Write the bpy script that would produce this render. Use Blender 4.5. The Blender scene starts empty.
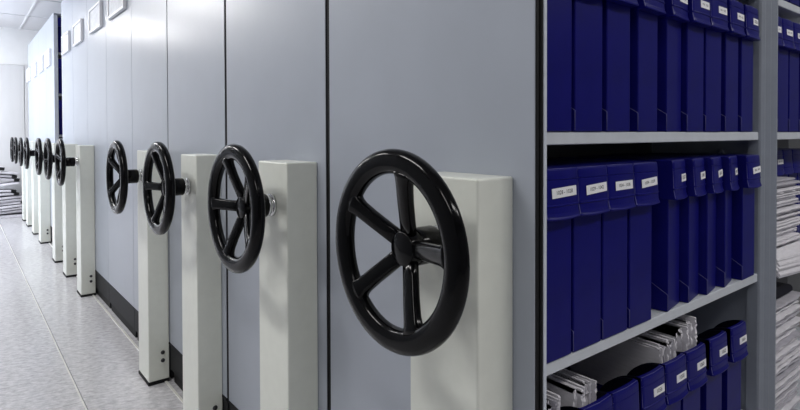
import bpy, bmesh, math, random
from mathutils import Vector, Matrix
R = random.Random(7)
scene = bpy.context.scene
COL = scene.collection
PI = math.pi

# ------------------------------------------------------------------ materials
def mat(name, base, rough=0.5, metal=0.0, spec=0.5, coat=0.0, noise=None, bump=None):
    m = bpy.data.materials.new(name); m.use_nodes = True
    nt = m.node_tree; b = nt.nodes['Principled BSDF']
    b.inputs['Base Color'].default_value = (*base, 1)
    b.inputs['Roughness'].default_value = rough
    b.inputs['Metallic'].default_value = metal
    b.inputs['Specular IOR Level'].default_value = spec
    b.inputs['Coat Weight'].default_value = coat
    b.inputs['Coat Roughness'].default_value = 0.08
    if noise or bump:
        tc = nt.nodes.new('ShaderNodeTexCoord')
    if noise:                      # (scale, amount, stretch xyz)
        sc, amt, st = noise
        mp = nt.nodes.new('ShaderNodeMapping'); mp.inputs['Scale'].default_value = st
        n = nt.nodes.new('ShaderNodeTexNoise'); n.inputs['Scale'].default_value = sc; n.inputs['Detail'].default_value = 5
        cr = nt.nodes.new('ShaderNodeValToRGB')
        cr.color_ramp.elements[0].position = 0.3; cr.color_ramp.elements[1].position = 0.7
        cr.color_ramp.elements[0].color = (*[c * (1 - amt) for c in base], 1)
        cr.color_ramp.elements[1].color = (*[min(1, c * (1 + amt)) for c in base], 1)
        nt.links.new(tc.outputs['Object'], mp.inputs['Vector']); nt.links.new(mp.outputs['Vector'], n.inputs['Vector'])
        nt.links.new(n.outputs['Fac'], cr.inputs['Fac']); nt.links.new(cr.outputs['Color'], b.inputs['Base Color'])
    if bump:                       # (scale, strength)
        n2 = nt.nodes.new('ShaderNodeTexNoise'); n2.inputs['Scale'].default_value = bump[0]
        bp = nt.nodes.new('ShaderNodeBump'); bp.inputs['Strength'].default_value = bump[1]; bp.inputs['Distance'].default_value = 0.002
        nt.links.new(tc.outputs['Object'], n2.inputs['Vector']); nt.links.new(n2.outputs['Fac'], bp.inputs['Height'])
        nt.links.new(bp.outputs['Normal'], b.inputs['Normal'])
    return m

def emit(name, col, strength):
    m = bpy.data.materials.new(name); m.use_nodes = True
    b = m.node_tree.nodes['Principled BSDF']
    b.inputs['Base Color'].default_value = (0.8, 0.8, 0.8, 1)
    b.inputs['Emission Color'].default_value = (*col, 1); b.inputs['Emission Strength'].default_value = strength
    return m

M = {}
M['panel'] = mat('blue_grey_enamel', (0.37, 0.40, 0.46), 0.29, spec=0.5, noise=(6, 0.02, (1, 1, 1)), bump=(700, 0.02))
M['edge'] = mat('pale_enamel_edge', (0.60, 0.64, 0.72), 0.35, noise=(40, 0.03, (1, 1, 1)))
M['post'] = mat('cream_grey_enamel', (0.76, 0.78, 0.715), 0.28, noise=(30, 0.02, (1, 1, 1)), bump=(400, 0.02))
M['shelf'] = mat('grey_enamel_shelf', (0.56, 0.59, 0.64), 0.35, noise=(30, 0.04, (1, 1, 1)))
M['upright'] = mat('grey_enamel_upright', (0.25, 0.275, 0.325), 0.38, noise=(30, 0.04, (1, 1, 1)))
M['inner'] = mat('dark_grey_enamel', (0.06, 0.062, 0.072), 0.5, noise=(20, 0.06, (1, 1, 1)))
M['black'] = mat('black_bakelite', (0.0015, 0.0015, 0.002), 0.13, spec=0.17, noise=(20, 0.1, (1, 1, 1)), bump=(60, 0.04))
M['rubber'] = mat('black_rubber', (0.009, 0.009, 0.010), 0.6, spec=0.2, noise=(60, 0.2, (1, 1, 1)))
M['plinth'] = mat('charcoal_enamel', (0.016, 0.0165, 0.019), 0.5, spec=0.12, noise=(60, 0.1, (1, 1, 1)))
M['chrome'] = mat('brushed_steel', (0.72, 0.73, 0.74), 0.22, metal=1.0, noise=(10, 0.02, (1, 1, 1)))
M['bolt'] = mat('dark_bolt_steel', (0.05, 0.05, 0.055), 0.35, metal=0.6, noise=(80, 0.1, (1, 1, 1)))
M['blue'] = mat('navy_plastic', (0.006, 0.006, 0.130), 0.34, spec=0.10, noise=(12, 0.12, (1, 1, 1)), bump=(180, 0.03))
M['bluedk'] = mat('navy_black_plastic', (0.002, 0.0025, 0.010), 0.5, spec=0.15, noise=(12, 0.12, (1, 1, 1)))  # black of the folder; on the side wings it stands in for shade
M['crease_glint'] = mat('navy_fold_and_highlight', (0.10, 0.10, 0.28), 0.4, noise=(90, 0.3, (1, 1, 1)))  # paler navy for fold lines and for highlights painted along box edges
M['paper'] = mat('white_paper', (0.68, 0.665, 0.71), 0.7, noise=(35, 0.07, (1, 1, 6)))
M['paper2'] = mat('grey_white_paper', (0.42, 0.41, 0.46), 0.75, noise=(35, 0.10, (1, 1, 6)))
M['label'] = mat('label_paper', (0.82, 0.82, 0.84), 0.6, noise=(60, 0.02, (1, 1, 1)))
M['ink'] = mat('black_ink', (0.02, 0.02, 0.022), 0.6, noise=(60, 0.1, (1, 1, 1)))
M['plate'] = mat('white_plastic_holder', (0.82, 0.83, 0.86), 0.35, noise=(40, 0.02, (1, 1, 1)))
M['card'] = mat('pale_grey_card', (0.60, 0.62, 0.66), 0.5, noise=(14, 0.10, (1, 1, 2)))
M['wall'] = mat('white_wall_paint', (0.86, 0.86, 0.86), 0.7, noise=(8, 0.02, (1, 1, 1)), bump=(200, 0.05))
M['wallgrey'] = mat('grey_wall_paint', (0.30, 0.31, 0.33), 0.7, noise=(8, 0.03, (1, 1, 1)), bump=(200, 0.05))
M['walldoor'] = mat('pale_grey_laminate', (0.68, 0.68, 0.69), 0.45, noise=(10, 0.03, (1, 1, 0.2)))
M['frame'] = mat('white_window_frame', (0.75, 0.76, 0.78), 0.4, noise=(30, 0.02, (1, 1, 1)))
M['strip'] = mat('pale_floor_strip', (0.80, 0.79, 0.75), 0.3, metal=0.2, noise=(60, 0.05, (1, 1, 1)))

def floor_material():
    m = bpy.data.materials.new('grey_mottled_vinyl'); m.use_nodes = True
    nt = m.node_tree; b = nt.nodes['Principled BSDF']; b.inputs['Roughness'].default_value = 0.19
    L = nt.links.new
    tc = nt.nodes.new('ShaderNodeTexCoord')
    mp = nt.nodes.new('ShaderNodeMapping'); mp.inputs['Scale'].default_value = (1.0, 1.9, 1)
    rt = nt.nodes.new('ShaderNodeMapping'); rt.inputs['Rotation'].default_value = (0, 0, math.radians(22))
    L(tc.outputs['Object'], rt.inputs['Vector']); L(rt.outputs['Vector'], mp.inputs['Vector'])
    n = nt.nodes.new('ShaderNodeTexNoise'); n.inputs['Scale'].default_value = 27; n.inputs['Detail'].default_value = 8; n.inputs['Roughness'].default_value = 0.72
    L(mp.outputs['Vector'], n.inputs['Vector'])
    cr = nt.nodes.new('ShaderNodeValToRGB')
    cr.color_ramp.elements[0].position = 0.30; cr.color_ramp.elements[0].color = (0.34, 0.335, 0.355, 1)
    cr.color_ramp.elements[1].position = 0.66; cr.color_ramp.elements[1].color = (0.70, 0.69, 0.71, 1)
    L(n.outputs['Fac'], cr.inputs['Fac'])
    # faint seams every 0.385 m across, only left of the strip
    sp = nt.nodes.new('ShaderNodeSeparateXYZ'); L(tc.outputs['Object'], sp.inputs['Vector'])
    def math_(op, a, bb):
        q = nt.nodes.new('ShaderNodeMath'); q.operation = op
        for i, v in enumerate((a, bb)):
            if isinstance(v, (int, float)): q.inputs[i].default_value = v
            else: L(v, q.inputs[i])
        return q.outputs[0]
    y = math_('ADD', sp.outputs['Y'], 20 * 0.385 - 3.235 + 0.385 * 0 + 0.003)
    fr = math_('MODULO', y, 0.385)
    seam = math_('LESS_THAN', fr, 0.006)
    left = math_('LESS_THAN', sp.outputs['X'], -0.37)
    f = math_('MULTIPLY', math_('MULTIPLY', seam, left), 0.35)
    mx = nt.nodes.new('ShaderNodeMixRGB'); mx.inputs['Color2'].default_value = (0.15, 0.14, 0.15, 1)
    L(f, mx.inputs['Fac']); L(cr.outputs['Color'], mx.inputs['Color1']); L(mx.outputs['Color'], b.inputs['Base Color'])
    n3 = nt.nodes.new('ShaderNodeTexNoise'); n3.inputs['Scale'].default_value = 9
    L(tc.outputs['Object'], n3.inputs['Vector'])
    bp = nt.nodes.new('ShaderNodeBump'); bp.inputs['Strength'].default_value = 0.05; bp.inputs['Distance'].default_value = 0.01
    L(n3.outputs['Fac'], bp.inputs['Height']); L(bp.outputs['Normal'], b.inputs['Normal'])
    return m
M['floor'] = floor_material()

def ceiling_material():
    m = bpy.data.materials.new('white_ceiling_tile'); m.use_nodes = True
    nt = m.node_tree; b = nt.nodes['Principled BSDF']; b.inputs['Roughness'].default_value = 0.8
    L = nt.links.new
    tc = nt.nodes.new('ShaderNodeTexCoord')
    n = nt.nodes.new('ShaderNodeTexNoise'); n.inputs['Scale'].default_value = 60
    L(tc.outputs['Object'], n.inputs['Vector'])
    cr = nt.nodes.new('ShaderNodeValToRGB')
    cr.color_ramp.elements[0].color = (0.66, 0.655, 0.67, 1); cr.color_ramp.elements[1].color = (0.72, 0.715, 0.73, 1)
    L(n.outputs['Fac'], cr.inputs['Fac']); L(cr.outputs['Color'], b.inputs['Base Color'])
    return m
M['ceiling'] = ceiling_material()

def glass_material():
    m = bpy.data.materials.new('window_glass'); m.use_nodes = True
    nt = m.node_tree; nt.nodes.remove(nt.nodes['Principled BSDF'])
    out = nt.nodes['Material Output']
    t = nt.nodes.new('ShaderNodeBsdfTransparent'); g = nt.nodes.new('ShaderNodeBsdfGlossy'); g.inputs['Roughness'].default_value = 0.02
    fr = nt.nodes.new('ShaderNodeFresnel'); fr.inputs['IOR'].default_value = 1.35
    mx = nt.nodes.new('ShaderNodeMixShader')
    nt.links.new(fr.outputs[0], mx.inputs[0]); nt.links.new(t.outputs[0], mx.inputs[1]); nt.links.new(g.outputs[0], mx.inputs[2])
    nt.links.new(mx.outputs[0], out.inputs['Surface'])
    return m
M['glass'] = glass_material()
M['lamp'] = emit('lamp_diffuser', (1.0, 0.98, 0.95), 4.0)

# ------------------------------------------------------------------ mesh helpers
def box(bm, x0, x1, y0, y1, z0, z1, bev=0.0, seg=1, mi=0):
    t = bmesh.new()
    bmesh.ops.create_cube(t, size=1)
    for v in t.verts:
        v.co = Vector(((x0 + x1) / 2 + v.co.x * (x1 - x0), (y0 + y1) / 2 + v.co.y * (y1 - y0), (z0 + z1) / 2 + v.co.z * (z1 - z0)))
    if bev: bmesh.ops.bevel(t, geom=list(t.edges), offset=bev, segments=seg, affect='EDGES', profile=0.5)
    merge(bm, t, mi)

def merge(bm, t, mi=0, mtx=None):
    if mtx is not None: bmesh.ops.transform(t, matrix=mtx, verts=t.verts)
    mp = {v: bm.verts.new(v.co) for v in t.verts}
    for f in t.faces:
        try:
            nf = bm.faces.new([mp[v] for v in f.verts]); nf.material_index = mi; nf.smooth = f.smooth
        except ValueError: pass
    t.free()

def lathe_x(bm, prof, cx, cy, cz, n=32, mi=0, close=False):
    """profile of (x, r) turned about the X axis through (cy, cz)"""
    rings = []
    for (x, r) in prof:
        rings.append([bm.verts.new((cx + x, cy + r * math.cos(2 * PI * k / n), cz + r * math.sin(2 * PI * k / n))) for k in range(n)])
    pairs = list(zip(rings[:-1], rings[1:]))
    if close: pairs.append((rings[-1], rings[0]))
    for a, b in pairs:
        for k in range(n):
            f = bm.faces.new((a[k], a[(k + 1) % n], b[(k + 1) % n], b[k])); f.smooth = True; f.material_index = mi
    if not close:
        for ring in (rings[0], rings[-1]):
            f = bm.faces.new(ring); f.material_index = mi

def tube(bm, pts, r, n=8, mi=0):
    pts = [Vector(p) for p in pts]; rings = []
    for i, p in enumerate(pts):
        d = (pts[min(i + 1, len(pts) - 1)] - pts[max(i - 1, 0)]).normalized()
        a = d.orthogonal().normalized(); b = d.cross(a)
        rings.append([bm.verts.new(p + r * (a * math.cos(2 * PI * k / n) + b * math.sin(2 * PI * k / n))) for k in range(n)])
    for A, B in zip(rings[:-1], rings[1:]):
        for k in range(n):
            f = bm.faces.new((A[k], A[(k + 1) % n], B[(k + 1) % n], B[k])); f.smooth = True; f.material_index = mi
    bm.faces.new(rings[0]).material_index = mi; bm.faces.new(rings[-1]).material_index = mi

def obj(name, bm, m, parent=None, label=None):
    bmesh.ops.recalc_face_normals(bm, faces=bm.faces)
    me = bpy.data.meshes.new(name); bm.to_mesh(me); bm.free()
    for x in (m if isinstance(m, (list, tuple)) else [m]): me.materials.append(M[x])
    o = bpy.data.objects.new(name, me); COL.objects.link(o)
    if parent is not None: o.parent = parent
    if label: o['label'] = label
    return o

def thing(name, label, cat, loc=(0, 0, 0), rz=0.0, group=None):
    o = bpy.data.objects.new(name, None); COL.objects.link(o)
    o.empty_display_size = 0.1
    o.location = loc; o.rotation_euler = (0, 0, rz); o['label'] = label; o['category'] = cat
    if group: o['group'] = group
    return o

def tag(o, label, cat, group=None):
    o['label'] = label; o['category'] = cat
    if group: o['group'] = group
    return o

def struct(name, bm, m, parent=None):
    o = obj(name, bm, m, parent); o['kind'] = 'structure'; return o

def kids(o): return [c for c in COL.objects if c.parent == o]
def dup(root, loc, rz, label, group=None):
    """copy a thing with its parts and their sub-parts"""
    r = root.copy(); COL.objects.link(r); r.location = loc; r.rotation_euler = (0, 0, rz); r['label'] = label
    if group: r['group'] = group
    def rec(src, dst):
        for ch in kids(src):
            c = ch.copy(); COL.objects.link(c); c.parent = dst; rec(ch, c)
    rec(root, r)
    return r

def text_bm(bm, s, size, mi):
    cu = bpy.data.curves.new('txt', 'FONT'); cu.body = s; cu.size = size; cu.align_x = 'CENTER'; cu.align_y = 'CENTER'
    cu.resolution_u = 2; cu.offset = size * 0.012
    o = bpy.data.objects.new('txt', cu); COL.objects.link(o)
    bpy.context.view_layer.update()
    dg = bpy.context.evaluated_depsgraph_get()
    me = bpy.data.meshes.new_from_object(o.evaluated_get(dg))
    t = bmesh.new(); t.from_mesh(me)
    bpy.data.objects.remove(o); bpy.data.curves.remove(cu); bpy.data.meshes.remove(me)
    merge(bm, t, mi, Matrix(((1, 0, 0, 0), (0, 0, -1, -0.0006), (0, 1, 0, 0), (0, 0, 0, 1))))

# ------------------------------------------------------------------ the room
XL, XR, YB, YF, ZC = -2.6, 4.2, -2.6, 10.4, 2.865
bm = bmesh.new(); box(bm, XL - .2, XR + .2, YB - .2, YF + .2, -0.1, 0); struct('floor', bm, 'floor')
bm = bmesh.new(); box(bm, -0.3760, -0.3685, YB, YF, 0, 0.0022, 0.0008); box(bm, -0.3684, -0.3662, YB, YF, 0, 0.0008, 0, 1, 1); struct('trim_1', bm, ['strip', 'plinth'])
bm = bmesh.new(); box(bm, -0.024, -0.012, 0.5, 9.7, 0, 0.005, 0.001); struct('trim_2', bm, 'strip')
bm = bmesh.new(); box(bm, XL - .2, XR + .2, YB - .2, YF + .2, ZC, ZC + 0.1)
# shallow joints of the ceiling grid are real T bars
for k in range(-1, 5): box(bm, XL, XR, YF - 1.21 - 1.2 * (k + 1) + 0.0, YF - 1.21 - 1.2 * (k + 1) + 0.024, ZC - 0.008, ZC)
for x in (-2.43, -1.23, -0.03, 1.17, 2.37, 3.57): box(bm, x - 0.012, x + 0.012, YB, YF, ZC - 0.008, ZC)
struct('ceiling', bm, 'ceiling')
bm = bmesh.new(); box(bm, XL, XR, YF, YF + 0.15, 0, ZC); struct('wall_far', bm, 'wall')
bm = bmesh.new()
for i in range(7):                                         # tall pale folding leaves standing before the far wall
    x0 = XL + 0.02 + i * 0.52; box(bm, x0, x0 + 0.512, YF - 0.04, YF, 0, 2.30, 0.004)
struct('door_1', bm, 'walldoor')
bm = bmesh.new(); box(bm, XL, XR, YB - 0.15, YB, 0, ZC); struct('wall_back', bm, 'wallgrey')
bm = bmesh.new(); box(bm, XR, XR + 0.15, YB, YF, 0, ZC); struct('wall_right', bm, 'wallgrey')
bm = bmesh.new()
WIN = [(5.6, 7.4), (8.0, 9.8)]
box(bm, XL - .15, XL, YB, YF, 0, 0.9); box(bm, XL - .15, XL, YB, YF, 2.45, ZC)
ys = [YB] + [v for w in WIN for v in w] + [YF]
for a, b in zip(ys[0::2], ys[1::2]): box(bm, XL - .15, XL, a, b, 0.9, 2.45)
struct('wall_left', bm, 'wallgrey')
for i, (a, b) in enumerate(WIN):
    bm = bmesh.new()
    for (p, q, r, s) in ((a, b, .9, .96), (a, b, 2.39, 2.45), (a, a + .06, .9, 2.45), (b - .06, b, .9, 2.45), ((a + b) / 2 - .03, (a + b) / 2 + .03, .9, 2.45)):
        box(bm, XL - .1, XL - .03, p, q, r, s, 0.004)
    w = struct('window_%d' % (i + 1), bm, 'frame')
    bm = bmesh.new(); box(bm, XL - .068, XL - .062, a + .06, b - .06, .96, 2.39); g = struct('pane', bm, 'glass', w)

# ceiling lights over the aisle
LN = [(-1.55, -0.6), (-1.55, 1.8), (-1.55, 4.2), (-1.55, 6.6), (-1.55, 9.0)]
LR = [(0.9, -1.0), (2.6, -1.0)]
ORD = ['first', 'second', 'third', 'fourth', 'fifth', 'sixth', 'seventh', 'eighth', 'ninth', 'tenth', 'eleventh', 'twelfth']
for i, (x, y) in enumerate(LN):
    t = thing('ceiling_light', 'white fluorescent ceiling light over the aisle, %s from the camera end' % ORD[i], 'light', (x, y, ZC), 0, 'aisle ceiling lights')
    bm = bmesh.new()
    for s in (-1, 1):
        box(bm, s * .15 - .012, s * .15 + .012, -.62, .62, -.04, -.0005, .002); box(bm, -.15, .15, s * .62 - .012, s * .62 + .012, -.04, -.0005, .002)
    obj('frame', bm, 'frame', t)
    bm = bmesh.new(); box(bm, -.138, .138, -.608, .608, -.03, -.02); obj('diffuser', bm, 'lamp', t)

for i, (x, y) in enumerate(LR):
    dup(t, (x, y, ZC), PI / 2, 'white fluorescent ceiling light facing the open shelves, %s from the aisle' % ORD[i], 'ceiling lights before the open shelves')
# ------------------------------------------------------------------ mobile shelving units
P, PW, PZ, W_, WZ, WR = 0.0965, 0.186, 1.135, 0.209, 1.0110, 0.1775
TOP, BOT = 2.51, 0.19

def handwheel(root, yc, phase, wx=W_):
    # rim: oval section turned about X
    bm = bmesh.new(); prof = []
    for k in range(18):
        a = 2 * PI * k / 18; c, s = math.cos(a), math.sin(a)
        prof.append((0.0160 * math.copysign(abs(s) ** 0.85, s), (WR - 0.0220) + 0.0220 * math.copysign(abs(c) ** 0.85, c)))
    lathe_x(bm, prof, 0, 0, 0, 72, close=True)
    w = obj('handwheel', bm, 'black', root, 'black five-spoke handwheel'); w.location = (-wx, yc, WZ)
    for k in range(5):
        ang = phase + 2 * PI * k / 5
        bm = bmesh.new(); rings = []
        for (r, hw, ht, x0) in ((0.016, .0150, .0110, .032), (0.05, .0153, .0110, .022), (0.09, .0158, .0110, .010), (0.118, .0164, .0115, .003), (0.128, .0180, .0120, .001), (0.134, .0205, .0130, 0.0), (0.141, .026, .0140, 0.0)):
            ring = []
            for q in range(16):
                a = 2 * PI * q / 16; c, s = math.cos(a), math.sin(a)
                uu = hw * math.copysign(abs(c) ** 0.6, c); vv = ht * math.copysign(abs(s) ** 0.6, s)
                ring.append(bm.verts.new((x0 + vv, -r * math.cos(ang) + uu * math.sin(ang), r * math.sin(ang) + uu * math.cos(ang))))
            rings.append(ring)
        for A, B in zip(rings[:-1], rings[1:]):
            for q in range(16):
                f = bm.faces.new((A[q], A[(q + 1) % 16], B[(q + 1) % 16], B[q])); f.smooth = True
        bm.faces.new(rings[0]); bm.faces.new(rings[-1])
        obj('spoke', bm, 'black', w)
    bm = bmesh.new()
    lathe_x(bm, [(.016, .003), (.016, .0285), (.0175, .0305), (.021, .0315), (.040, .0325), (.046, .032)], 0, 0, 0, 32); obj('hub', bm, 'black', w)
    bm = bmesh.new()
    e = wx - 0.118
    lathe_x(bm, [(.042, .012), (.042, .0325), (.046, .034), (e - .003, .034), (e, .0325), (e, .01)], 0, 0, 0, 32); obj('sleeve', bm, 'black', w)
    bm = bmesh.new(); e2 = wx - P
    lathe_x(bm, [(e, .01), (e, .0300), (e + .008, .0300), (e + .009, .0285), (e + .012, .0285), (e + .013, .0325), (e2 - .0005, .0325), (e2 - .0005, .01)], 0, 0, 0, 32)
    obj('collar', bm, 'chrome', w, 'shiny steel collar')

def drive_post(root, y0, phase):
    bm = bmesh.new(); box(bm, -P, -0.0005, y0, y0 + PW, 0.016, PZ, 0.004, 2)
    po = obj('drive_post', bm, 'post', root, 'cream grey rectangular post')
    bm = bmesh.new(); box(bm, -P - .002, -0.0005, y0 - .002, y0 + PW + .002, 0.0, 0.0155, 0.001); obj('foot_pad', bm, 'rubber', po, 'black rubber foot pad')
    for z in (.149, .110):
        bm = bmesh.new()
        lathe_x(bm, [(0, .010), (.0015, .010), (.005, .0075), (.006, .003)], 0, 0, 0, 14)
        bmesh.ops.transform(bm, matrix=Matrix.Translation((-.031, y0, z)) @ Matrix.Rotation(-PI / 2, 4, 'Z'), verts=bm.verts)
        obj('bolt', bm, 'bolt', po, 'dark round bolt head')
    handwheel(root, y0 + PW / 2, phase)

def unit(y0, y1, label, post=None, phase=0.0, plate=None, opened=False, gap=.005, length=2.6, seal=True):
    t = thing('mobile_shelving_unit', label, 'shelving unit', (0, 0, 0), 0, 'mobile shelving units in a row')
    ye = y1 - gap
    bm = bmesh.new(); box(bm, 0, 0.0026, y0, ye, BOT + .002, TOP, 0.001, 1); obj('end_panel', bm, 'panel', t)
    bm = bmesh.new(); box(bm, 0.002, 0.008, y0, ye, 0.06, BOT, 0.001)
    box(bm, -0.003, 0.006, y0, ye, BOT - .008, BOT + .001, 0.001)
    obj('plinth', bm, 'plinth', t, 'charcoal plinth')
    bm = bmesh.new(); box(bm, 0.012, length - .02, y0 + .02, ye - .02, 0.004, 0.10); obj('base_frame', bm, 'rubber', t, 'black base frame')
    if seal:
        bm = bmesh.new()
        for yy in ((y0, y0 + .012), (ye - .012, ye + max(0, gap - .002) if gap > .008 else ye)):
            box(bm, 0.0032, 0.0115, yy[0], yy[1], BOT, TOP - .002, 0.002); box(bm, 0.0115, 0.0190, yy[0] + .003 if yy[0] == y0 else yy[0], yy[1], BOT, TOP - .002, 0.0025)
            box(bm, 0.0190, 0.0262, yy[0], yy[1], BOT, TOP - .002, 0.002)
        obj('seal', bm, 'rubber', t, 'black rubber edge seal')
    bm = bmesh.new(); box(bm, 0.003, length, y0 + .013, ye - .013, TOP - .025, TOP - .002); obj('top_panel', bm, 'panel', t)
    if not opened:
        bm = bmesh.new(); box(bm, 0.027, length, y0 + .004, ye - .004, 0.10, TOP - .026); obj('side_panel', bm, 'inner', t)
    if post is not None: drive_post(t, post, phase)
    if plate:
        a, b = plate
        bm = bmesh.new(); z0, z1 = 1.975, 2.155
        for (p, q, r, s) in ((a, b, z0, z0 + .018), (a, b, z1 - .018, z1), (a, a + .018, z0 + .018, z1 - .018), (b - .018, b, z0 + .018, z1 - .018)):
            box(bm, -.022, -.0004, p, q, r, s, .002)
        h = obj('card_holder', bm, 'plate', t, 'white card holder')
        bm = bmesh.new(); box(bm, -.014, -.0006, a + .0182, b - .0182, z0 + .0182, z1 - .0182); obj('card', bm, 'card', h, 'pale grey card')
    return t

Y0 = 0.6354                                          # plane of the shelf fronts
LV = [0.3392, 0.7787, 1.2171, 1.6555, 2.0939]  # shelf plane, levels, boxes and papers scaled up about the camera, baked in
def shelving_side(t, y0, xs, yfront, strip=.0272, depth=.340, levels=LV, lip=.0248, prot=.037):
    """open shelves on the side facing the camera: divider uprights, shelves, back panels"""
    yb = y0 + depth
    bm = bmesh.new(); box(bm, strip, .0362, yfront, yfront + .04, .10, TOP - .027, .001); obj('upright', bm, 'edge', t)
    for x in xs:
        bm = bmesh.new()
        # folded sheet section whose flank slopes back to the shelf edge
        sec = [(-.005, 0.0), (-.003, -.006), (.006, -.0135), (.0085, -.0135), (.0185, -.0245), (.0205, -.0245), (.0315, -prot), (.0385, -prot), (.0385, .03), (-.005, .03)]
        A = [bm.verts.new((x + p, y0 + q, .10)) for p, q in sec]; B = [bm.verts.new((x + p, y0 + q, TOP - .027)) for p, q in sec]
        bm.faces.new(A); bm.faces.new(B)
        for k in range(len(sec)): bm.faces.new((A[k], A[(k + 1) % len(sec)], B[(k + 1) % len(sec)], B[k]))
        u = obj('upright', bm, 'upright', t)
        bm = bmesh.new(); box(bm, x + .006, x + .009, y0 + .0305, yb, .10, TOP - .027); d = obj('divider', bm, 'upright', t)
        for z in (0.72, 1.15, 1.57):
            b2 = bmesh.new(); lathe_x(b2, [(-.004, .004), (-.004, .010), (0, .0115)], x + .0058, y0 + .11, z, 12); obj('stud', b2, 'upright', d)
    bays = list(zip([.003] + [x + .039 for x in xs], [x - .0055 for x in xs] + [2.58]))
    for z in levels:
        for (a, b) in bays[:2]:
            bm = bmesh.new()
            if a > .01 and z == levels[0]: z = .21
            a2 = .0366 if a < .01 else a
            box(bm, a2, b, y0, y0 + .012, z - lip, z, .0015)
            box(bm, a, b, y0 + .05 if a < .01 else y0 + .012, yb, z - .004, z - .0002)
            if a < .01: box(bm, a2, b, y0 + .012, y0 + .05, z - .004, z - .0002)
            obj('shelf', bm, 'shelf', t)
    bm = bmesh.new(); box(bm, .003, 2.58, yb, yb + .004, .10, TOP - .027); obj('back_panel', bm, 'inner', t, 'dark back panel')

j = [0.6152, 1.3305, 2.0747, 2.8192, 3.5204, 4.2273, 4.9409, 5.6368, 6.3028]
PH = math.radians(36)
u1 = unit(j[0], j[1], 'blue-grey mobile shelving unit nearest the camera, its open shelves full of blue boxes', .6623, 0.09, None, True, .021)
shelving_side(u1, Y0, [1.132], j[0])
bm = bmesh.new(); box(bm, .027, 2.6, j[0] + .37, j[1] - .03, .10, TOP - .026); obj('side_panel', bm, 'inner', u1)
unit(j[1], j[2], 'blue-grey mobile shelving unit with handwheel, second from the camera', 1.3755, PH, None, False, .021)
unit(j[2], j[3], 'blue-grey mobile shelving unit with handwheel, third from the camera', 2.1160, PH, None, False, .012)
unit(j[3], j[4], 'blue-grey mobile shelving unit with handwheel, fourth from the camera', 2.820, 0.0)
unit(j[4], j[5], 'blue-grey shelving unit without a handwheel, its white card holder largest in view', None, 0, (3.62, 4.07))
unit(j[5], j[6], 'pale mobile shelving unit just beyond the one without a handwheel', 4.690, 0.3, (4.32, 4.73))
unit(j[6], j[7], 'pale mobile shelving unit second beyond the one without a handwheel', 5.42, 0.8, (5.09, 5.48))
unit(j[7], j[8], 'pale mobile shelving unit on the near side of the narrow open gap', 6.110, 0.1, (5.75, 6.146))
g0 = 6.85
gl = ['pale mobile shelving unit on the far side of the narrow open gap', 'pale mobile shelving unit second beyond the narrow open gap',
      'pale mobile shelving unit third beyond the narrow open gap', 'pale mobile shelving unit at the far end of the row']
gp = [7.285, 8.01, 8.77, 9.38]
ge = [6.85, 7.50, 8.24, 8.99, 9.63]
for i in range(4):
    a = ge[i]; b = ge[i + 1]
    t = unit(a, b, gl[i], gp[i], .2 + .5 * i, (a + .22, a + .62), i == 0, seal=i > 0)
    if i == 0:
        shelving_side(t, a + .02, [1.132], a, .003)
        bm = bmesh.new(); box(bm, .027, 2.6, a + .37, b - .03, .10, TOP - .026); obj('side_panel', bm, 'inner', t)

# ------------------------------------------------------------------ archive boxes
LW, BW, BD, BH = 0.1050, 0.0980, 0.280, 0.354
FR = [(.004, .3687), (-.0095, .3682), (-.0115, .3655), (-.0122, .3610), (-.0128, .3490), (-.0116, .3482), (-.0129, .3474), (-.0146, .3025), (-.0163, .3010), (-.0166, .2992), (-.0146, .2975),
      (-.0152, .2870), (-.0172, .2805), (-.0190, .2772), (-.0188, .2750), (-.0160, .2742), (.000, .2742)]

def front_shell(bm, prof, w, dz=0.0, bulge=.003):
    n = 10; rows = []
    xs = [-w / 2, -w / 2 + .002, -w / 2 + .006] + [-w / 2 + w * k / n for k in range(1, n)] + [w / 2 - .006, w / 2 - .002, w / 2]
    for x in xs:
        e = abs(x) / (w / 2)
        back = .0030 if e > .999 else (.0008 if e > .95 else 0)
        rows.append([bm.verts.new((x, (y - bulge * (1 - e * e) + back if y < 0.003 else y), z + dz + (-.0022 * (1 - e * e) if k > 10 else 0))) for k, (y, z) in enumerate(prof)])
    m = len(prof)
    for A, B in zip(rows[:-1], rows[1:]):
        for k in range(m):
            f = bm.faces.new((A[k], A[(k + 1) % m], B[(k + 1) % m], B[k])); f.smooth = False
    bm.faces.new(rows[0]); bm.faces.new(rows[-1])

def label_part(parent, s, w=.068, x=0.0, dz=0.0, tilt=0.0, h=.0185):
    bm = bmesh.new(); box(bm, -w / 2, w / 2, -.0005, .0003, -h / 2, h / 2)
    if s: text_bm(bm, s, min(.0135, w * 1.55 / max(len(s), 3)), 1)
    o = obj('label', bm, ['label', 'ink'], parent, 'white paper label')
    o.location = (x, -.0172 + .0026 * (x / .0525) ** 2, .3245 + dz); o.rotation_euler = (math.radians(-2.2), tilt, 0)
    return o

def crease_glint(bm, x, s=-1):
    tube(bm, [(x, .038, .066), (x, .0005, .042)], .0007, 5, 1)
    tube(bm, [(x, .0003, .042), (x, .0003, .003)], .0007, 5, 1)

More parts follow.
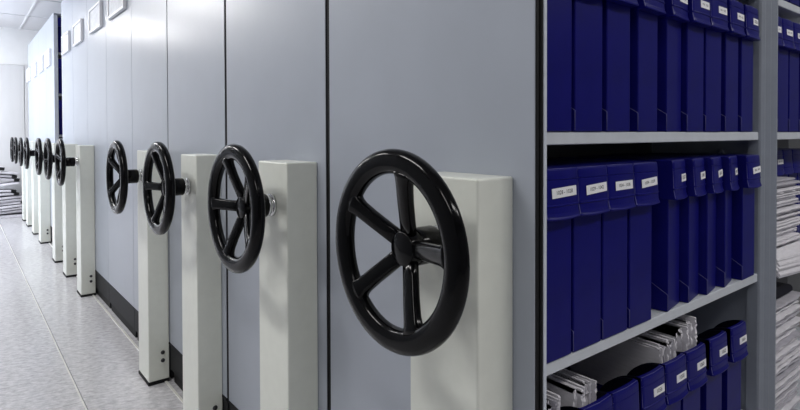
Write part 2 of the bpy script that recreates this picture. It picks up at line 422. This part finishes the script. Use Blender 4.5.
def closed_box(label, loc, rz=0.0, text='', lw=.068, lx=0.0, group=None, depth=BD, tilt=0.0):
    t = thing('archive_box', label, 'box', (loc[0], loc[1], loc[2] + .0008), rz, group)
    bm = bmesh.new(); box(bm, -BW / 2, BW / 2, 0, depth, 0, BH, .0022, 2); crease_glint(bm, -BW / 2 - .0002)
    obj('body', bm, ['blue', 'crease_glint'], t)
    bm = bmesh.new(); front_shell(bm, FR, LW)
    box(bm, -LW / 2, LW / 2, .003, depth + .003, .3655, .3687, .0008)
    for s in (-1, 1):                              # side skirts of the lid, deep in front and shallow behind
        x0 = s * LW / 2; x1 = s * (LW / 2 - .0016)
        pts = [(.002, .2745), (.035, .280), (.07, .302), (depth, .325), (depth, .3660), (.002, .3660)]
        A = [bm.verts.new((x0, y, z)) for y, z in pts]; B = [bm.verts.new((x1, y, z)) for y, z in pts]
        bm.faces.new(A); bm.faces.new(B)
        for k in range(len(pts)): bm.faces.new((A[k], A[(k + 1) % 6], B[(k + 1) % 6], B[k]))
    tube(bm, [(-LW / 2 + .0012, -.0090, .3650), (-LW / 2 + .0012, -.0120, .309), (-LW / 2 + .0012, -.0128, .295), (-LW / 2 + .0014, -.0165, .278), (-LW / 2 + .012, -.0195, .2745)], .0009, 5, 1)  # painted highlight down the lid's left edge, hooking round the lower lip
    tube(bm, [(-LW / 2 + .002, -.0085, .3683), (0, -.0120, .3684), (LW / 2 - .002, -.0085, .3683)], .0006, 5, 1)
    lid = obj('lid', bm, ['blue', 'crease_glint'], t)
    if text is not None: label_part(lid, text, lw, lx, 0, tilt)
    return t

def open_box(label, loc, text=None, lw=.05, lx=.01, group=None):
    t = thing('archive_box', label, 'box', (loc[0], loc[1], loc[2] + .0008), 0, group)
    bm = bmesh.new(); h = .294; w = BW / 2; th = .002
    box(bm, -w, w, 0, th, 0, h); box(bm, -w, w, BD - th, BD, 0, h); box(bm, -w, -w + th, th, BD - th, 0, h - .08); box(bm, w - th, w, th, BD - th, 0, h - .08)
    box(bm, -w + th, w - th, th, BD - th, 0, th)
    obj('body', bm, 'blue', t)
    bm = bmesh.new(); dz = -.046
    front_shell(bm, [(min(y, .0), z) for y, z in FR[:-1]] + [(0.0, .2742)], LW, dz)
    tube(bm, [(-LW / 2 + .0012, -.0090, .3650 + dz), (-LW / 2 + .0012, -.0120, .309 + dz), (-LW / 2 + .0012, -.0128, .295 + dz), (-LW / 2 + .0014, -.0165, .278 + dz), (-LW / 2 + .012, -.0195, .2745 + dz)], .0009, 5, 1)  # same edge highlight, drawn as a paler tube on the flap
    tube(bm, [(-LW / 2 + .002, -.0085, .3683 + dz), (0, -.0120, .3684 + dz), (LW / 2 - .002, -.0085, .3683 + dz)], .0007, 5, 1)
    fl = obj('front_flap', bm, ['blue', 'crease_glint'], t)
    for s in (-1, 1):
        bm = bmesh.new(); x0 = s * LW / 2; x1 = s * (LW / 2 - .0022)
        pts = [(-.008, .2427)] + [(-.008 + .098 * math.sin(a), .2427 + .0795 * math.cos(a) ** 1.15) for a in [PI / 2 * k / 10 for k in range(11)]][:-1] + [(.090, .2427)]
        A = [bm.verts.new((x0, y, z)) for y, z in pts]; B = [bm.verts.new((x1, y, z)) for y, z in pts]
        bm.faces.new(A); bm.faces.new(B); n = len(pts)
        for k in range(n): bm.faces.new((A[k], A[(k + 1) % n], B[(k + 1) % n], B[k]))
        obj('side_wing', bm, 'bluedk', t, 'curved navy side wing painted dark for shade')  # wing coloured near-black to paint in the shade of the box interior
    if text is not None: label_part(fl, text, lw, lx, dz)
    return t

GM, GT, GL = 'blue archive boxes on the middle shelf', 'blue archive boxes on the upper shelf', 'open blue archive boxes on the lower shelf'
def place(left, y, rz):                              # lid front-left corner -> base origin
    return (left + LW / 2 * math.cos(rz), y + LW / 2 * math.sin(rz))
mid = [(.0370, 0, '1028 - 1028', .076, 0), (.1425, 0, '1029 - 1042', .072, .004), (.2480, .0, '1034 - 1038', .068, .004), (.3560, 0, '1034 - 1039', .068, .004),
       (.5360, 10, '1037', .037, .018), (.6470, 10, '1040', .045, .016), (.7570, 10, '1041', .047, .016), (.8720, 11, '1045', .031, .010), (.9945, 1, '1043 - 1049', .060, .012)]
for i, (x, a, s, lw, lx) in enumerate(mid):
    a = math.radians(a); px, py = place(x, Y0 - .003, a)
    closed_box('closed navy archive box labelled %s, %s from left on middle shelf' % (s, ORD[i]), (px, py, LV[1]), a, s, lw, lx, GM, tilt=math.radians(R.uniform(-4, 1)))
top = [(0.037, 0), (0.146, 0), (0.2617, 1.5), (0.3897, 2.5), (0.525, 6), (0.633, 1), (0.7404, 0), (0.8679, 2), (0.9805, 2)]
tt = ['1001 - 1004', '1005 - 1008', '1009 - 1011', '1012 - 1014', '1015 - 1016', '1018 - 1020', '1021 - 1022', '1024 - 1025', '1026']
for i, (x, a) in enumerate(top):
    a = math.radians(a); px, py = place(x, Y0 - .003, a)
    closed_box('closed navy archive box, %s from the left on the upper shelf' % ORD[i], (px, py, LV[2]), a, tt[i], .052 if i < 8 else .04, .012, GT)
low = [(0.037, None), (0.166, None), (0.2741, None), (0.3934, '1056'), (0.5059, '1058'), (0.618, '1060'), (0.7543, '1062'), (0.8917, '1064')]
for i, (x, s) in enumerate(low):
    px, py = place(x, Y0 - .003, 0)
    open_box('open navy archive box%s, %s from left on the lower shelf' % (' labelled ' + s if s else ' without label', ORD[i]), (px, py, LV[0]), s, .05, .016, GL)
# second bay, beyond the upright
for i in range(5):
    px, py = place(1.174 + .109 * i, Y0 - .003, 0)
    closed_box('closed navy archive box, %s beyond the upright, upper shelf' % ORD[i], (px, py, LV[2]), 0, ['1071 - 1073', '1074 - 1076', '1077 - 1079', '1080 - 1082', '1083 - 1085'][i], .056, .0, 'blue archive boxes beyond the upright, upper shelf')
for i in range(5):
    px, py = place(1.472 + .109 * i, .749, 0)
    closed_box('navy archive box set back behind the paper stack, %s from its left' % ORD[i], (px, py, LV[1]), 0, '1090 - 1091' if i < 2 else None, .06, .014, 'blue archive boxes set back on the middle shelf', depth=.22)
for i in range(4):
    px, py = place(1.174 + .109 * i, Y0 - .003, 0)
    closed_box('navy archive box on the highest shelf beyond the upright, %s from it' % ORD[i], (px, py, LV[3]), 0, None, group='blue archive boxes on the highest shelf')
# slivers of blue seen through the narrow gap
for i, z in enumerate(LV[1:]):
    px, py = place(.0370, g0 + .017, 0)
    closed_box('blue archive box seen through the narrow far gap, %s shelf from below' % ORD[i], (px, py, z), 0, None, group='blue archive boxes in the far gap')

# ------------------------------------------------------------------ papers
def standing_doc(x, y0, dep, z0, h, th, curl, label, group, m):
    """a bundle of sheets standing on edge, its top flopping over to the right"""
    bm = bmesh.new(); ny = 5
    zr = [v for v in (0, .1, .2, .3, .318, .324, .33, .336, .342, .348, .354, .36, .366, .372, .378, .384, .39) if v < h - .001] + [h]; nz = len(zr) - 1
    ph = 1.3; top_drop = R.uniform(-.002, .012)
    def pt(s, k, q):
        z = z0 + zr[k]; y = y0 + dep * q / ny
        hh = max(0, (z - z0 - .318))
        xx = x + s * th / 2 + curl * hh * hh * 40 * (1 + .6 * (y - Y0 - .12))
        return (xx, y + (R.uniform(-.003, .003) if q in (0, ny) and k > 3 else 0), z - (top_drop * (1 - q / ny) if k == nz else 0))
    g = [[[bm.verts.new(pt(s, k, q)) for q in range(ny + 1)] for k in range(nz + 1)] for s in (-1, 1)]
    for k in range(nz):
        for q in range(ny):
            bm.faces.new((g[0][k][q], g[0][k][q + 1], g[0][k + 1][q + 1], g[0][k + 1][q]))
            bm.faces.new((g[1][k][q], g[1][k + 1][q], g[1][k + 1][q + 1], g[1][k][q + 1]))
        bm.faces.new((g[0][k][0], g[0][k + 1][0], g[1][k + 1][0], g[1][k][0])); bm.faces.new((g[0][k][ny], g[1][k][ny], g[1][k + 1][ny], g[0][k + 1][ny]))
    for q in range(ny):
        bm.faces.new((g[0][nz][q], g[0][nz][q + 1], g[1][nz][q + 1], g[1][nz][q])); bm.faces.new((g[0][0][q], g[1][0][q], g[1][0][q + 1], g[0][0][q + 1]))
    tag(obj('document', bm, m), label, 'document', group)

zb = LV[0] + .0034
for bx, which, zt0, zt1, cu in ((.037, 'first', .350, .350, .0), (.166, 'second', .350, .346, .0), (.5145, 'fifth', .350, .356, .0), (.618, 'sixth', .360, .386, .0)):
    x = bx + .0065
    while x < bx + (.091 if which != 'fifth' else .083):
        th = R.uniform(.0035, .0065); f = (x - bx) / .1
        standing_doc(x + th / 2, Y0 + .003 + R.uniform(0, .018), .246, zb, zt0 + (zt1 - zt0) * f + R.uniform(-.006, .005), th, cu,
                     'white documents standing on edge in the %s open box on the lower shelf' % which, 'documents in the %s open box' % which, 'paper' if R.random() < .7 else 'paper2')
        x += th + (.0030 if which == 'sixth' else .0012)
standing_doc(.5138, Y0 + .0035, .240, zb, .352, .003, .0, 'large pale grey sheet standing on edge, leftmost in the fifth open box', None, 'paper')

def flat_doc(x0, x1, y0, y1, z, th, droop, m, label, group):
    """a folded bundle lying flat: rounded fold in front, wavy edges, front corner drooping"""
    bm = bmesh.new(); nx = 8; ph = R.uniform(0, 6); am = R.uniform(.001, .003)
    if droop: y0 += R.uniform(0, .008)
    ye = Y0 - .004
    prof = [(y1, 0)] + ([(ye, 0)] if droop else []) + [(y0 + th, 0), (y0 + .2 * th, .12 * th), (y0, .5 * th), (y0 + .2 * th, .88 * th), (y0 + th, th)] + ([(ye, th)] if droop else []) + [(y1, th)]
    m_ = len(prof)
    rows = []
    for k in range(nx + 1):
        xx = x0 + (x1 - x0) * k / nx
        rows.append([bm.verts.new((xx, y + (am * math.sin(ph + 2.2 * k) if y < y1 - .001 and not droop else 0), z + zz + droop * max(0, (ye - y) / .03) * (1 + 2.2 * (xx - 1.30)))) for y, zz in prof])
    for A, B in zip(rows[:-1], rows[1:]):
        for q in range(m_): bm.faces.new((A[q], A[(q + 1) % m_], B[(q + 1) % m_], B[q]))
    bm.faces.new(rows[0]); bm.faces.new(rows[-1])
    o = obj('document', bm, m); tag(o, label, 'document', group)

for (z, ztop, lab, gr) in ((LV[1], 1.053, 'white folded document in the paper stack above, beyond the upright', 'documents in the upper paper stack'),
                           (.21, .645, 'white folded document in the paper stack below, beyond the upright', 'documents in the lower paper stack')):
    zz = z + .0005; first = True
    while zz < ztop:
        th = R.uniform(.0040, .0110)
        dx = R.uniform(-.014, .016); dy = R.uniform(-.016, .014)
        # only the lowest ones hang over the shelf lip
        lowk = zz < z + .045 and z > .5
        flat_doc(1.190 + dx + (.012 if lowk else 0), 1.51 + dx, (Y0 - .036 if lowk else Y0 - .004 + dy), min(.742, .742 + dy), zz, th, (-.030 if lowk else 0.0),
                 'paper' if R.random() < .72 else 'paper2', lab, gr)
        zz += th + .0006; first = False
# black rounded folder lying on the lower stack
bm = bmesh.new(); n = 12; A = []; B = []
pts = [(1.19, 0)] + [(1.345 - .155 * math.cos(PI * k / n), .0405 * math.sin(PI * k / n) ** .8) for k in range(1, n)] + [(1.50, 0)]
for (xx, z) in pts: A.append(bm.verts.new((xx, Y0 + .012, .657 + z))); B.append(bm.verts.new((xx, .73, .657 + z)))
m = len(pts)
for k in range(m):
    bm.faces.new((A[k], A[(k + 1) % m], B[(k + 1) % m], B[k]))
bm.faces.new(A); bm.faces.new(B)
tag(obj('folder', bm, 'bluedk'), 'black bulging folder lying on top of the lower paper stack beyond the upright', 'folder')

# pile of bundles on the floor by the far wall
pile = [  # right end x, width, z, thickness, tilt, clip
    (.030, .70, .000, .046, 0, 0), (.035, .66, .047, .040, -3, 1), (.055, .62, .092, .034, -3.5, 1), (.045, .60, .132, .032, -3.5, 0), (-.02, .55, .172, .036, -3.5, 1),
    (.045, .62, .216, .040, -3.0, 1), (.020, .60, .262, .036, -3.0, 0), (-.13, .50, .332, .034, 1, 1), (-.15, .48, .372, .034, 4, 1), (-.09, .50, .443, .034, -6, 0),
    (-.10, .48, .532, .034, 7, 1), (-.13, .46, .584, .034, 7, 1), (-.12, .48, .630, .036, 7, 0), (-.28, .36, .700, .04, 8, 1)]
for k, (xr, w, z, th, tl, clip) in enumerate(pile):
    t = thing('document_bundle', 'white document bundle%s, %s in the floor pile' % (' with black clip' if clip else '', 'lowest' if k == 0 else 'topmost' if k == 13 else '%s from the floor' % (ORD + ['thirteenth'])[k]), 'documents', (xr, 9.98, z + .0005 + (w * math.sin(math.radians(-tl)) if tl < 0 else 0)), 0, 'document bundles piled by the far wall')
    bm = bmesh.new(); box(bm, -w, 0, -.13 + R.uniform(-.02, .02), .17, 0, th * .86, .006, 2)
    for q in range(3): box(bm, -w + .01, .003, -.135, -.128, th * (.12 + .25 * q), th * (.2 + .25 * q))
    b = obj('sheets', bm, 'paper', t)
    if clip:
        bm = bmesh.new(); box(bm, -.058, .006, -.152, .0, -.001, th * .95, .003, 1); obj('clip', bm, 'rubber', t, 'black clip')
    t.rotation_euler = (0, math.radians(tl), R.uniform(-.12, .12))

# ------------------------------------------------------------------ light
def area(name, loc, rot, sx, sy, power, col):
    l = bpy.data.lights.new(name, 'AREA'); l.shape = 'RECTANGLE'; l.size = sx; l.size_y = sy; l.energy = power; l.color = col
    o = bpy.data.objects.new(name, l); COL.objects.link(o); o.location = loc; o.rotation_euler = rot; return o
LP = [12, 25, 22, 34, 40]
for (x, y), p in zip(LN, LP):
    area('lamp_light', (x, y, ZC - .05), (0, 0, 0), .27, 1.2, p, (1.0, .985, .96))
for x, y in LR: area('lamp_light', (x, y, ZC - .05), (0, 0, PI / 2), .27, 1.2, 17, (1.0, .985, .96))
for (a, b), p in zip(WIN, (60, 140)):
    area('daylight', (XL - .25, (a + b) / 2, 1.68), (0, -PI / 2, 0), 1.5, b - a, p, (.82, .89, 1.0))
w = bpy.data.worlds.new('sky'); scene.world = w; w.use_nodes = True
w.node_tree.nodes['Background'].inputs['Color'].default_value = (.80, .87, 1.0, 1); w.node_tree.nodes['Background'].inputs['Strength'].default_value = 0.6

# ------------------------------------------------------------------ camera
F, YAW, PITCH, ROLL, CY = 551.124, .6756, .015, .0027, 142.366
c, s = math.cos(YAW), math.sin(YAW); cp, sp = math.cos(PITCH), math.sin(PITCH); cr, sr = math.cos(ROLL), math.sin(ROLL)
right = Vector((c, -s, 0)); fwd = Vector((s * cp, c * cp, -sp)); up = Vector((s * sp, c * sp, cp))
r2 = right * cr - up * sr; u2 = right * sr + up * cr
cam = bpy.data.cameras.new('camera'); cam.sensor_width = 36; cam.lens = 36 * F / 800; cam.shift_y = -(205 - CY) / 800; cam.clip_start = .02
co = bpy.data.objects.new('camera', cam); COL.objects.link(co)
co.matrix_world = Matrix(((r2.x, u2.x, -fwd.x, -.8), (r2.y, u2.y, -fwd.y, 0), (r2.z, u2.z, -fwd.z, 1.2137), (0, 0, 0, 1)))
scene.camera = co
vs = scene.view_settings; vs.view_transform = 'Standard'; vs.look = 'None'; vs.exposure = 0.1; vs.gamma = 1; vs.use_curve_mapping = False
